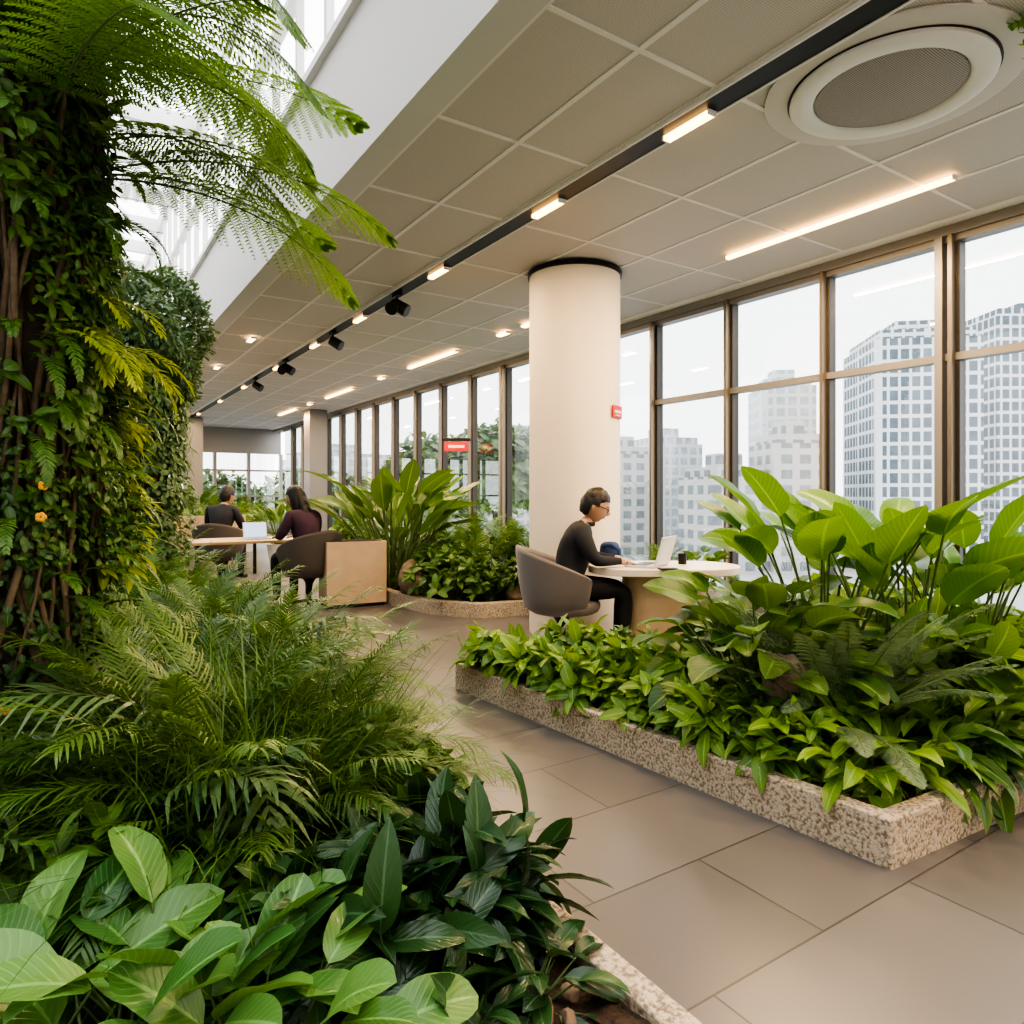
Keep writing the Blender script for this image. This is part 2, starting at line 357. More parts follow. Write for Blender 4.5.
def prism(pts,z0,z1,m):
    n=len(pts); V=[(x,y,z0) for x,y in pts]+[(x,y,z1) for x,y in pts]
    F=[tuple(range(n))[::-1],tuple(range(n,2*n))]+[(i,(i+1)%n,n+(i+1)%n,n+i) for i in range(n)]
    return (V,F,m)
def tubep(path,r,m,seg=8):
    b=Buf(); P=np.array([path],float); rr=np.full(len(path),r) if np.isscalar(r) else np.array(r); tubes(b,P,rr,seg,0)
    n=len(path); F=[tuple(q) for q in b.Q[0]]+[tuple(range(seg))[::-1],tuple((n-1)*seg+i for i in range(seg))]
    return (b.V[0],F,m)
def ell(c,r,m,seg=20,rings=12,fn=None):
    V=[];F=[]
    for j in range(rings+1):
        t=pi*j/rings
        for i in range(seg):
            a=2*pi*i/seg; p=np.array([math.sin(t)*math.cos(a),math.sin(t)*math.sin(a),math.cos(t)])
            V.append(p)
    V=np.array(V)
    if fn is not None: V=fn(V)
    V=V*np.array(r)+np.array(c)
    for j in range(rings):
        for i in range(seg): k=(i+1)%seg; F.append((j*seg+i,(j+1)*seg+i,(j+1)*seg+k,j*seg+k))
    return (V,F,m)
def rock(name,x,y,z,s,seed):
    r=np.random.default_rng(seed); D=nrm(r.normal(size=(9,3))); h=r.uniform(.65,.95,9)
    def fn(V):
        k=np.ones(len(V))
        for d,hh in zip(D,h):
            dd=V@d; k=np.where(dd>hh,np.minimum(k,hh/np.maximum(dd,1e-6)),k)
        return V*k[:,None]*(1+.04*np.sin(V[:,:1]*9+V[:,1:2]*7))
    return obj(name,[ell((0,0,0),s,M_rock,24,16,fn)],(x,y,z),r.uniform(0,6),ang=60)
def offset_in(pts,t):
    n=len(pts);out=[]
    for i in range(n):
        p0,p1,p2=[np.array(pts[(i+k)%n]) for k in (-1,0,1)]
        e1=(p1-p0)/np.linalg.norm(p1-p0);e2=(p2-p1)/np.linalg.norm(p2-p1)
        n1=np.array([-e1[1],e1[0]]);n2=np.array([-e2[1],e2[0]]);b=n1+n2;b/=np.linalg.norm(b);out.append(tuple(p1+b*t/max(.4,b@n1)))
    return out
def planter(name,pts,h,t):  # pts CCW
    inn=offset_in(pts,t); n=len(pts)
    V=[(x,y,0) for x,y in pts]+[(x,y,h) for x,y in pts]+[(x,y,h) for x,y in inn]+[(x,y,.02) for x,y in inn]
    F=[]
    for i in range(n):
        k=(i+1)%n
        for a in range(3): F.append((a*n+i,a*n+k,(a+1)*n+k,(a+1)*n+i))
    o=obj(name,[(V,F,M_stone)],bevel=.008)
    xs=[p[0] for p in inn];ys=[p[1] for p in inn]; st=.07
    gx=np.arange(min(xs),max(xs)+st,st);gy=np.arange(min(ys),max(ys)+st,st); G=np.stack(np.meshgrid(gx,gy,indexing='ij'),-1)
    c=(G[:-1,:-1]+G[1:,1:])/2; ins=np.zeros(c.shape[:2],bool); big=offset_in(inn,-.05)
    for i in range(n):
        a=big[i];b=big[(i+1)%n]
        cond=((a[1]>c[...,1])!=(b[1]>c[...,1]))&(c[...,0]<(b[0]-a[0])*(c[...,1]-a[1])/(b[1]-a[1]+1e-9)+a[0]); ins^=cond
    Z=h-.035+.012*np.sin(G[...,0]*23+1.3*np.sin(G[...,1]*9))*np.cos(G[...,1]*19)+RNG.normal(size=G.shape[:2])*.005
    V=np.concatenate([G,Z[...,None]],-1).reshape(-1,3); idx=np.arange(len(V)).reshape(G.shape[:2])
    F=np.stack([idx[:-1,:-1],idx[1:,:-1],idx[1:,1:],idx[:-1,1:]],-1)[ins]
    s=obj('soil',[(V,F.tolist(),M_soil)]); s.parent=o
    return o

# ------------------------------------------------------------------ ROOM
H=3.54; XW=6.05; XE=1.65; YE=24.0; YB=-4.0
obj('floor',[bx(-3.2,XW+.2,YB,YE+.2,-.3,0,M_floor)],smooth=False)
parts=[bx(XE,XW+.3,YB,YE+.2,H,4.45,M_fascia)]
def panelcols(x0,x1,n): w=(x1-x0)/n; return [(x0+i*w,x0+(i+1)*w) for i in range(n)]
parts.append(bx(XE,XW,YB,YE,H-.014,H-.001,M_perf))
xs=[1.80]+[b for a,b in panelcols(1.80,2.93,2)]+[3.12]+[b for a,b in panelcols(3.12,5.86,4)]
for x in xs: parts.append(bx(x-.016,x+.016,YB,YE,H-.020,H-.013,M_frame))
y=YB+.1
while y<YE-.5:
    parts.append(bx(1.8,5.86,y-.014,y+.014,H-.0205,H-.013,M_frame)); y+=1.065
parts.append(bx(5.86,XW,YB,YE,H-.022,H-.013,M_frame))
obj('ceiling',parts,smooth=False)
obj('trim_1',[bx(XE-.05,XE+.14,YB,YE,H-.03,H+.0,M_fascia),bx(XE-.05,XE,YB,YE,H,4.5,M_fascia)],smooth=False)
obj('wall_left',[bx(-3.4,-3.2,YB,YE,0,7,M_white)],smooth=False)
obj('wall_back',[bx(-3.4,XW+.3,YB-.2,YB,0,7,M_white)],smooth=False)
obj('lighting_track',[bx(2.95,3.10,YB+.1,22,H-.034,H-.0205,M_black),bx(2.935,2.95,YB+.1,22,H-.04,H-.0205,M_frame),bx(3.10,3.115,YB+.1,22,H-.04,H-.0205,M_frame)],smooth=False)
def area(name,x,y,z,sx,sy,e,col=(1,.68,.38),rx=0):
    l=bpy.data.lights.new(name,'AREA'); l.shape='RECTANGLE'; l.size=sx; l.size_y=sy; l.energy=e; l.color=col
    o=bpy.data.objects.new(name,l); COL.objects.link(o); o.location=(x,y,z); o.rotation_euler=(rx,0,0); return o
def lin(name,x,y0,y1,w,e,mat):
    o=obj(name,[bx(x-w/2,x+w/2,y0,y1,H-.062,H-.034,mat),bx(x-w/2-.008,x+w/2+.008,y0-.012,y0,H-.062,H-.034,M_white),bx(x-w/2-.008,x+w/2+.008,y1,y1+.012,H-.062,H-.034,M_white)],smooth=False)
    a=area('lamp_glow',x,(y0+y1)/2,H-.07,w,y1-y0,e); a.parent=o
for y in (1.2,2.81,4.2,6.0,8.1,9.9,12,14.5,17,20): lin('recessed_downlight',3.06,y-.17,y+.17,.05,30,M_lamp)
lin('linear_ceiling_light',5.06,2.28,4.18,.04,85,M_lamp)
lin('linear_ceiling_light',5.0,-1.5,.4,.05,70,M_lamp)
lin('linear_ceiling_light',4.95,9.1,10.8,.06,75,M_lamp)
lin('linear_ceiling_light',4.95,13.5,15.2,.06,75,M_lamp)
lin('linear_ceiling_light',4.95,17.5,19.2,.06,75,M_lamp)
for y in (7.2,7.8,12.0,16.4): lin('recessed_downlight',4.95,y-.12,y+.12,.07,20,M_lamp)
for y in (10,12.5,15.5): lin('recessed_downlight',2.2,y-.14,y+.14,.06,20,M_lampw)
for y in (-2.5,-.4): lin('recessed_downlight',3.06,y-.17,y+.17,.05,24,M_lamp)
def spot(x,y,two=True):
    p=[tubep([(0,0,-.03),(0,0,-.12)],.012,M_black),box((0,0,-.03),(.05,.16,.03),M_black)]
    for sg in ((-1,1) if two else (1,)):
        d=np.array([sg*.55,-.5,-.45]);d/=np.linalg.norm(d); c=np.array([sg*.03,0,-.15])
        pts=[c-d*.07,c-d*.06,c+d*.09,c+d*.1,c+d*.1]
        p.append(tubep(pts,[.04,.065,.07,.07,.055],M_black,16)); p.append(tubep([(0,0,-.11),tuple(c)],.014,M_black))
    return obj('track_spotlight',p,(x,y,H-.02))
spot(3.02,6.9);spot(3.02,9.0,False);spot(3.02,11.3);spot(3.02,13.4,False)
R=lathe
obj('ceiling_air_diffuser',[
 R([(.62,0),(.62,-.010),(.60,-.014),(.50,-.014)],M_plate,72),
 R([(.50,-.0145),(.50,-.016)],M_black,72),
 R([(.485,-.010),(.49,-.035),(.475,-.046),(.44,-.05),(.385,-.048),(.372,-.04),(.365,-.02)],M_white,72),
 R([(.36,-.02),(.36,-.034),(.30,-.040),(.001,-.043)],M_perf2,64)],(3.68,1.98,H-.018))
YB0=2.72-1.12*6
ys=[YB0+1.12*i for i in range(26)]
for i in range(len(ys)-1):
    y0,y1=ys[i],ys[i+1]
    if y0<YB: continue
    if y1>YE: break
    p=[bx(XW-.09,XW+.06,y0-.016,y0+.016,.1,H-.10,M_bronze),
       bx(XW-.02,XW+.08,y0+.016,y0+.045,.1,H-.10,M_darkfr),bx(XW-.02,XW+.08,y0-.045,y0-.016,.1,H-.10,M_darkfr),
       bx(XW-.03,XW+.08,y0,y1,H-.15,H-.09,M_alu),bx(XW-.03,XW+.08,y0,y1,.1,.2,M_alu)]
    if 1.5<y0<6: p.append(bx(XW-.03,XW+.07,y0,y1,2.43,2.49,M_alu))
    if abs(y0-2.72)<.05 or abs(y0-2.72-6*1.12)<.1: p.append(bx(XW-.08,XW+.06,y0+.06,y0+.12,.1,H-.1,M_alu))
    p.append(([(XW+.03,y0,.15),(XW+.03,y1,.15),(XW+.03,y1,H-.1),(XW+.03,y0,H-.1)],[(0,1,2,3)],M_glass))
    obj('window_%d'%(i+1),p,smooth=False)
obj('wall_right',[bx(XW-.1,XW+.25,YB,YE,0,.1,M_alu),bx(XW-.06,XW+.25,YB,YE,H-.1,H-.0,M_alu)],smooth=False)
p=[bx(-3.2,XW+.2,YE,YE+.15,0,.35,M_alu),bx(-3.2,XW+.2,YE,YE+.15,2.7,H+.9,M_alu),bx(-3.2,XW+.2,YE,YE+.1,1.25,1.32,M_alu),bx(-3.2,XW+.2,YE,YE+.1,2.1,2.16,M_alu)]
for x in np.arange(-3.2,6.3,1.05): p.append(bx(x-.05,x+.05,YE-.02,YE+.12,.35,2.7,M_alu))
p.append(([(-3.2,YE+.05,.3),(XW,YE+.05,.3),(XW,YE+.05,2.7),(-3.2,YE+.05,2.7)],[(0,1,2,3)],M_glass))
obj('wall_far',p,smooth=False)
obj('square_column',[bx(5.3,5.75,17.6,18.1,0,H-.02,M_alu),bx(5.26,5.79,17.56,18.14,0,.12,M_alu)],smooth=False)
obj('square_column',[bx(2.9,3.35,21.2,21.65,0,H-.04,M_alu),bx(2.86,3.39,21.16,21.69,0,.12,M_alu)],smooth=False)
p=[]
for y in np.arange(YB,YE,1.5): p.append(bx(-3.3,1.75,y-.05,y+.05,6.6,6.85,M_white))
for x in (-3.2,-1.6,0,1.65): p.append(bx(x-.05,x+.05,YB,YE,6.6,6.85,M_white))
for y in np.arange(YB,YE,.75): p.append(bx(1.62,1.68,y-.03,y+.03,4.5,6.6,M_white))
p.append(bx(1.55,1.72,YB,YE,4.5,4.56,M_white))
p.append(bx(1.60,1.70,YB,YE,5.5,5.56,M_white))
obj('skylight_frame',p,smooth=False)
obj('crossbeam',[bx(-3.2,1.65,5.0,5.5,5.5,6.0,M_white)],smooth=False)
obj('round_column',[lathe([(.445,0),(.445,H-.06)],M_column,72),lathe([(.46,H-.07),(.46,H-.024)],M_black,72)],(4.23,5.36,0))
obj('red_wall_sign',[box((0,0,0),(.20,.012,.12),M_red),box((0,-.008,.0),(.14,.006,.024),M_white),box((0,-.008,-.034),(.10,.006,.01),M_white)],(4.23+.455*math.cos(-1.15),5.36+.455*math.sin(-1.15),2.13),-1.15+pi/2,bevel=.002)
obj('red_exit_sign',[box((0,0,0),(.42,.04,.17),M_red),box((0,-.023,0),(.28,.006,.05),M_white),box((.0,0,.12),(.50,.05,.05),M_black),tubep([(.2,0,.1),(.36,.12,.1)],.012,M_black)],(5.78,10.65,2.18),-.5,bevel=.003)

# ------------------------------------------------------------------ exterior
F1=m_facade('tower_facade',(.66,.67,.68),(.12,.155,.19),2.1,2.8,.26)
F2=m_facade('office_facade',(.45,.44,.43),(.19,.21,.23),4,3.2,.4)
F3=m_facade('hazy_facade',(.58,.58,.58),(.38,.41,.44),3,3,.3)  # distance haze is put into the pale wall and window colours
def bld(name,px_d,l0,w,dp,h,mat,rot=0,z0=-40):
    th=math.radians(33.1); d=px_d; x=d*math.sin(th)+l0*math.cos(th); y=d*math.cos(th)-l0*math.sin(th)
    obj(name,[bx(-w/2,w/2,-dp/2,dp/2,z0,h,mat),bx(-w/2+1,w/2-1,-dp/2+1,dp/2-1,h,h+2,mat),bx(-w*.2,w*.2,-dp*.2,dp*.2,h,h+5,mat)],(x,y,0),rot,smooth=False)
bld('office_tower',150,86,20,22,33,F1,-.75)
bld('office_tower',170,128,34,26,42,F1,-.6)
bld('office_building',150,60,12,12,12,F2,-.5)
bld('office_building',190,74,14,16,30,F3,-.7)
bld('office_building',150,46,14,14,5,F2,-.3)
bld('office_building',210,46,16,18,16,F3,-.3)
bld('office_building',190,30,12,14,12,F2,-.2)
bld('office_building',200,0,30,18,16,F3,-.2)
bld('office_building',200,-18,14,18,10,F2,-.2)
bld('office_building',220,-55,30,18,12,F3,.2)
obj('street_ground',[bx(-300,400,-150,500,-16,-15,simple('asphalt_pale',(.4,.4,.4),.9))],smooth=False)

# ------------------------------------------------------------------ furniture + planters
planter('stone_planter',[(2.49,1.33),(5.85,1.12),(5.85,3.35),(3.75,3.6),(2.29,4.24)],.18,.075)
planter('stone_planter',[(-1.6,1.0),(1.19,1.02),(1.17,9.4),(-1.6,9.4)],.18,.075)
planter('stone_planter',[(3.35,7.9),(3.45,6.95),(3.8,6.45),(4.6,6.28),(5.85,6.3),(5.85,16),(4.7,16),(4.3,11),(3.9,9.4),(3.42,9.0)],.16,.12)
def racetrack(a,b,n=14):
    pts=[]
    for i in range(n+1): t=-pi/2+pi*i/n; pts.append((a+b*math.cos(t),b*math.sin(t)))
    for i in range(n+1): t=pi/2+pi*i/n; pts.append((-a+b*math.cos(t),b*math.sin(t)))
    return pts
TR=-math.radians(33)
TX,TY=4.30,4.23
obj('round_end_table',[prism(racetrack(.26,.38),.685,.745,M_tabletop),prism(racetrack(.20,.19),.0,.03,M_tabletop),prism(racetrack(.18,.17),.03,.685,M_wood)],(TX,TY,0),TR,bevel=.006)
def tub_chair(name,loc,rot,mat):
    parts=[];n=28;V=[];F=[]
    phs=np.linspace(-2.25,2.25,n)
    for ph in phs:
        a=pi+ph; t=abs(ph)/2.25; top=.93-.27*t**1.6
        ring=[(.27,.34),(.345,.46),(.375,.62*.5+top*.5),(.39,top-.02),(.375,top),(.345,top-.02),(.325,.62*.5+top*.5-.02),(.28,.47),(.2,.42)]
        for r,z in ring: V.append((r*math.cos(a)*1.02,r*math.sin(a)*1.0,z))
    m=9
    for i in range(n-1):
        for j in range(m): k=(j+1)%m; F.append((i*m+j,i*m+k,(i+1)*m+k,(i+1)*m+j))
    F.append(tuple(range(m))[::-1]);F.append(tuple((n-1)*m+j for j in range(m)))
    parts.append((V,F,mat))
    parts.append(lathe([(.05,.34),(.24,.34),(.30,.37),(.31,.42),(.30,.455),(.24,.47),(.02,.475)],mat,36,(.02,0,0)))
    parts.append(lathe([(.03,.03),(.028,.30),(.12,.34),(.12,.345)],M_black,20))
    for k in range(4):
        t=k*pi/2+pi/4; parts.append(tubep([(0,0,.06),(.15*math.cos(t),.15*math.sin(t),.045),(.29*math.cos(t),.29*math.sin(t),.018)],[.025,.02,.016],M_black))
    return obj(name,parts,loc,rot,subsurf=1)
def laptop(loc,rot,name='laptop',s=1):
    # hinge at local x=.11 ; lid leans back (+x) by 0.28 rad
    lid=[];a=.28
    def lp(dx,y,h): return (.11+dx*math.cos(a)+h*math.sin(a),y,.014-dx*math.sin(a)+h*math.cos(a))
    def slab(x0,x1,y0,y1,h0,h1,m):
        v=[lp(x0,y0,h0),lp(x1,y0,h0),lp(x1,y1,h0),lp(x0,y1,h0),lp(x0,y0,h1),lp(x1,y0,h1),lp(x1,y1,h1),lp(x0,y1,h1)]
        return (v,[(0,3,2,1),(4,5,6,7),(0,1,5,4),(1,2,6,5),(2,3,7,6),(3,0,4,7)],m)
    o=obj(name,[box((0,0,.008),(.22,.31,.014),M_laptop),box((-.01,0,.0155),(.11,.27,.002),M_black),slab(0,.008,-.155,.155,0,.215,M_laptop),slab(-.002,0,-.145,.145,.012,.205,M_screen)],loc,rot,bevel=.002); o.scale=(s,s,s); return o

def skinmesh(nodes,edges,roots,sub=2):
    me=bpy.data.meshes.new('tmp'); me.from_pydata([n[0] for n in nodes],edges,[]); o=bpy.data.objects.new('tmp',me); COL.objects.link(o)
    md=o.modifiers.new('k','SKIN'); md.use_smooth_shade=True
    d=me.skin_vertices[0].data
    for i,nn in enumerate(nodes):
        r=nn[1]; d[i].radius=(r,r) if not isinstance(r,tuple) else r; d[i].use_root=(i in roots)
    s=o.modifiers.new('s','SUBSURF'); s.levels=sub; s.render_levels=sub
    dg=bpy.context.evaluated_depsgraph_get(); dg.update(); em=bpy.data.meshes.new_from_object(o.evaluated_get(dg))
    V=np.array([v.co[:] for v in em.vertices]); F=[tuple(p.vertices) for p in em.polygons]
    bpy.data.objects.remove(o); bpy.data.meshes.remove(em); return V,F
def head(c,pitch,yaw,hair,skin,glasses,hs=1.12):
    parts=[]
    def fn(V):
        V=V.copy(); x,y,z=V[:,0].copy(),V[:,1].copy(),V[:,2].copy()
        low=np.clip(-z,0,1)
        V[:,1]*=1-.38*low**1.5; V[:,0]=np.where(x<0,x*(1-.35*low),x*(1-.10*low)+.14*low*(x>0)*np.clip(x,0,1))
        fr=np.clip(x,0,1)
        g=lambda y0,z0,sy,sz: np.exp(-((y-y0)/sy)**2-((z-z0)/sz)**2)*fr
        V[:,0]+=.26*g(0,-.16,.13,.13)+.12*g(0,.02,.1,.16)-.09*g(.33,.05,.2,.11)-.09*g(-.33,.05,.2,.11)+.06*g(0,.22,.5,.08)+.07*g(0,-.46,.22,.06)-.05*g(0,-.62,.3,.06)+.08*g(0,-.8,.2,.13)
        return V
    parts.append(ell((0,0,0),(.098,.077,.122),skin,36,28,fn))
    for sg in (-1,1):
        parts.append(ell((-.008,sg*.077,-.005),(.018,.008,.03),skin,12,8))
        parts.append(ell((.077,sg*.028,.008),(.010,.013,.008),M_white,10,8)); parts.append(ell((.085,sg*.028,.008),(.004,.006,.006),M_eye,8,6))
        parts.append(ell((.087,sg*.03,.028),(.006,.017,.004),hair[1],10,6))
    parts.append(ell((.092,0,-.055),(.006,.022,.006),M_lip,12,8))
    def hf(V):
        V=V.copy(); nn=1.10+.035*np.sin(V[:,0]*11+V[:,1]*8)*np.cos(V[:,2]*9); V*=nn[:,None]; V[:,0]-=.06
        return V
    v,f,_=ell((0,0,.004),(.098,.079,.122),hair[1],36,28,hf)
    keep=[]
    for q in f:
        p=v[list(q)].mean(0); lim=.058 if p[0]>.035 else (-.0 if p[0]>-.02 else -.075)
        if p[2]>lim: keep.append(q)
    parts.append((v,keep,hair[1]))
    parts.append(ell((-.012,0,.045),(.094,.079,.09),hair[1],24,16))
    parts.append(ell((-.035,0,-.01),(.072,.070,.085),hair[1],24,16))
    if hair[0]=='long':
        parts.append(ell((-.06,0,-.10),(.06,.09,.17),hair[1],20,14)); parts.append(ell((-.08,.02,-.2),(.05,.08,.14),hair[1],20,14))
        for sg in (-1,1): parts.append(ell((-.01,sg*.07,-.06),(.05,.025,.12),hair[1],14,10))
    if glasses:
        for sg in (-1,1):
            pts=[(.101,sg*.031+.021*math.cos(t),.006+.016*math.sin(t)) for t in np.linspace(0,2*pi,17)]
            parts.append(tubep(pts,.0025,M_black,6)); parts.append(tubep([(.101,sg*.052,.012),(.0,sg*.082,.012)],.0025,M_black,6))
        parts.append(tubep([(.101,-.01,.01),(.104,0,.012),(.101,.01,.01)],.002,M_black,6))
    Rm=np.array(Matrix.Rotation(yaw,3,'Z')@Matrix.Rotation(pitch,3,'Y'))
    return [((np.array(v)*hs@Rm.T)+np.array(c),f,m) for v,f,m in parts]
def person(name,loc,rot,J,top,hair,glasses=False,hp=.35,hy=0,sc=1,coll=None):
    D=dict(pelvis=((0,0,.55),.15),belly=((.02,0,.69),.145),chest=((.06,0,.85),.16),uch=((.10,0,.97),.14),nb=((.145,0,1.05),.065),nt=((.185,0,1.11),.055))
    for s,sg in (('L',1),('R',-1)):
        D['sh'+s]=((.09,sg*.175,.995),.08);D['el'+s]=((.19,sg*.245,.775),.058);D['wr'+s]=((.40,sg*.13,.765),.031);D['pa'+s]=((.46,sg*.11,.755),.028)
        D['hi'+s]=((.06,sg*.09,.54),.105);D['kn'+s]=((.46,sg*.12,.53),.07);D['an'+s]=((.43,sg*.12,.10),.046);D['he'+s]=((.44,sg*.12,.05),.038);D['to'+s]=((.59,sg*.14,.035),.034)
    for k,v in J.items(): D[k]=(v,D[k][1]) if len(v)==3 else v
    nm=list(D); ix={k:i for i,k in enumerate(nm)}
    E=[('pelvis','belly','s'),('belly','chest','s'),('chest','uch','s'),('uch','nb','s'),('nb','nt','k')]
    for s in 'LR': E+=[('uch','sh'+s,'s'),('sh'+s,'el'+s,'s'),('el'+s,'wr'+s,'s'),('wr'+s,'pa'+s,'k'),('pelvis','hi'+s,'p'),('hi'+s,'kn'+s,'p'),('kn'+s,'an'+s,'p'),('an'+s,'he'+s,'f'),('he'+s,'to'+s,'f')]
    V,F=skinmesh([D[k] for k in nm],[(ix[a],ix[b]) for a,b,_ in E],[0],2)
    C=np.array([V[list(f)].mean(0) for f in F]); best=np.full(len(F),1e9);bk=np.zeros(len(F),int)
    for i,(a,b,_) in enumerate(E):
        A=np.array(D[a][0]);Bb=np.array(D[b][0]);ab=Bb-A;t=np.clip(((C-A)@ab)/(ab@ab),0,1);d=np.linalg.norm(C-A-t[:,None]*ab,axis=1)-.5*(D[a][1]+(D[b][1]-D[a][1])*t)
        if E[i][2]=='s' and a=='pelvis': d=np.where(t<.35,1e3,d)
        u=d<best; best[u]=d[u];bk[u]=i
    mt={'s':top,'k':M_skin,'p':M_pants,'f':M_shoe}
    parts=[]
    for key in 'skpf':
        fs=[F[i] for i in range(len(F)) if E[bk[i]][2]==key]; 
        if fs: parts.append((V,fs,mt[key]))
    nb=np.array(D['nb'][0]); parts.append(lathe([(.066,-.015),(.072,.0),(.07,.018),(.062,.022)],top,20,tuple(nb+np.array([.008,0,.0])),cap=False))
    nodes=[];ed=[];roots=[]
    for s,sg in (('L',1),('R',-1)):
        w=np.array(D['wr'+s][0]);p=np.array(D['pa'+s][0]);d=nrm(p-w);up=np.array([0,0,1.]);sd=nrm(np.cross(up,d))
        for k,(o,ln) in enumerate(((-.028,.068),(-.010,.078),(.009,.073),(.026,.058))):
            b=p+sd*o; c_=[b,b+d*(.018+ln*.35),b+d*(.018+ln*.68)-up*.006,b+d*(.018+ln*.85)-up*.014]
            i0=len(nodes);roots.append(i0)
            for j,c in enumerate(c_): nodes.append((tuple(c),(.010,.0092,.0085,.0075)[j]))
            ed+=[(i0,i0+1),(i0+1,i0+2),(i0+2,i0+3)]
        b=w+d*.03; ts=sd*(-sg); c_=[b,b+ts*.03+d*.015-up*.004,b+ts*.042+d*.045-up*.008,b+ts*.038+d*.07-up*.012]
        i0=len(nodes);roots.append(i0)
        for j,c in enumerate(c_): nodes.append((tuple(c),(.013,.011,.0098,.0085)[j]))
        ed+=[(i0,i0+1),(i0+1,i0+2),(i0+2,i0+3)]
    fv,ff=skinmesh(nodes,ed,roots,1); parts.append((fv,ff,M_skin))
    nt=np.array(D['nt'][0]); hc=nt+np.array([.04*math.cos(hy),.04*math.sin(hy),.092])
    parts+=head(hc,hp,hy,hair,M_skin,glasses)
    o=obj(name,parts,loc,rot,ang=70); o.scale=(sc,sc,sc); return o
MX,MY=3.58,4.63
fa=-math.radians(33)
def off(x,y,a,dx,dy): return (x+dx*math.cos(a)-dy*math.sin(a),y+dx*math.sin(a)+dy*math.cos(a))
cx,cy=off(MX,MY,fa,-.05,0)
tub_chair('tub_chair',(cx,cy,0),fa,M_fabric)
person('seated_man',(MX,MY,0),fa,{},M_shirt,('short',M_hair),True,.42,-.15,1.04)
lx,ly=off(MX,MY,fa,.66,-.04); laptop((lx,ly,.747),fa-.55,s=1.15)
obj('coffee_mug',[lathe([(.02,0),(.036,.0),(.038,.09),(.034,.09),(.032,.01),(.001,.01)],M_black,24,cap=False),tubep([(.037,0,.075),(.06,0,.065),(.062,0,.035),(.037,0,.02)],.005,M_black)],(*off(MX,MY,fa,1.0,.12),.746))
obj('smartphone',[box((0,0,.005),(.15,.075,.009),M_black)],(*off(MX,MY,fa,.78,-.30),.746),fa+.3,bevel=.003)
def fb(V): V=V.copy(); V[:,2]=np.sign(V[:,2])*np.abs(V[:,2])**.6; V[:,0]=np.sign(V[:,0])*np.abs(V[:,0])**.7; return V
obj('blue_sleeve_standin',[ell((0,0,.09),(.09,.08,.09),M_blueb,28,20,fb),tubep([(-.07,-.05,.15),(0,-.075,.16),(.07,-.05,.11),(.08,-.06,.02)],.022,M_blueb)],(*off(MX,MY,fa,.40,.30),.748),fa,ang=80)  # blue lump on the table, stands in for a partly hidden sleeve

obj('wooden_planter_box',[bx(-.36,.36,-.22,.22,.04,.78,M_wood),bx(-.34,.34,-.2,.2,0,.04,M_black),bx(-.32,.32,-.18,.18,.78,.785,M_soil)],(2.97,8.12,0),-.1,bevel=.008)
def desk(name,x,y,w,d,rot,m):
    obj(name,[box((0,0,.725),(w,d,.035),m)]+[box((sx*(w/2-.06),sy*(d/2-.06),.355),(.05,.05,.71),M_black) for sx in (-1,1) for sy in (-1,1)],(x,y,0),rot,bevel=.004)
desk('wooden_desk',2.1,9.75,1.5,.9,0,M_woody)
desk('wooden_desk',2.0,12.6,1.6,.9,0,M_woody)
tub_chair('tub_chair',(2.52,8.38,0),pi/2+.35,M_fabric2)
person('seated_woman',(2.52,8.40,0),pi/2+.35,{},M_purple,('long',M_hair),False,.3,.5,1.08)
tub_chair('tub_chair',(2.0,11.2,0),pi/2-.5,M_fabric2)
person('seated_man',(2.0,11.2,0),pi/2-.6,{},M_shirt,('short',M_hair),False,.3,-.4,1.1)
obj('desk_divider',[box((0,0,.55),(1.3,.04,.9),M_wood),box((-.5,0,.05),(.05,.3,.1),M_black),box((.5,0,.05),(.05,.3,.1),M_black)],(1.9,11.95,0),.1,bevel=.004)
laptop((2.2,9.65,.745),pi/2)

# ------------------------------------------------------------------ PLANTS
def mk(fn,name,mats):
    b=Buf(); fn(b); return b.mesh(name,mats)
MS=lambda m:[m,M_stem]
gc_b=[mk(lambda b:shrub(b,.24,.32,26,7,.15,.062,n=6,m=2,droop=(.3,1.2),wave=.12),'gc',MS(M_bright)) for _ in range(3)]
gc_l=[mk(lambda b:shrub(b,.25,.34,22,7,.19,.068,P_lan,n=7,m=2,droop=(.4,1.3),wave=.12,fold=.3),'gcl',MS(M_bright)) for _ in range(2)]
gc_m=[mk(lambda b:shrub(b,.25,.38,34,7,.10,.045,n=4,m=2),'gcm',MS(M_mid)) for _ in range(3)]
gc_d=[mk(lambda b:shrub(b,.24,.36,20,7,.24,.08,P_lan,n=8,m=4,droop=(.4,1.2),wave=.05,fold=.3),'gcd',MS(M_dark)) for _ in range(3)]
spath=[mk(lambda b:rosette(b,46,.22,.28,.08,(.35,1.4),P_lan,(.6,1.4),.06,wave=.08,fold=.35),'spath',MS(M_mid)) for _ in range(3)]
spathd=mk(lambda b:rosette(b,36,.2,.24,.08,(.35,1.4),P_lan,(.5,1.2),.05,wave=.06,fold=.3),'spathd',MS(M_dark))
spathb=[mk(lambda b:rosette(b,40,.22,.26,.085,(.35,1.4),P_lan,(.6,1.4),.06,wave=.1,fold=.35),'spathb',MS(M_bright)) for _ in range(2)]
hosta=[mk(lambda b:rosette(b,40,.28,.20,.108,(.35,1.4),P_el,(.3,.9),.10,leafn=12,m=6,wave=.04,fold=.28),'hosta',MS(M_host)) for _ in range(3)]
bigleaf=[mk(lambda b:rosette(b,22,1.02,.48,.24,(1.16,1.53),P_ov,(.1,.7),.14,leafn=12,m=6,wave=.05,fold=.3,pr=.008,drop=(-.05,.6)),'bigleaf',MS(M_big)) for _ in range(2)]
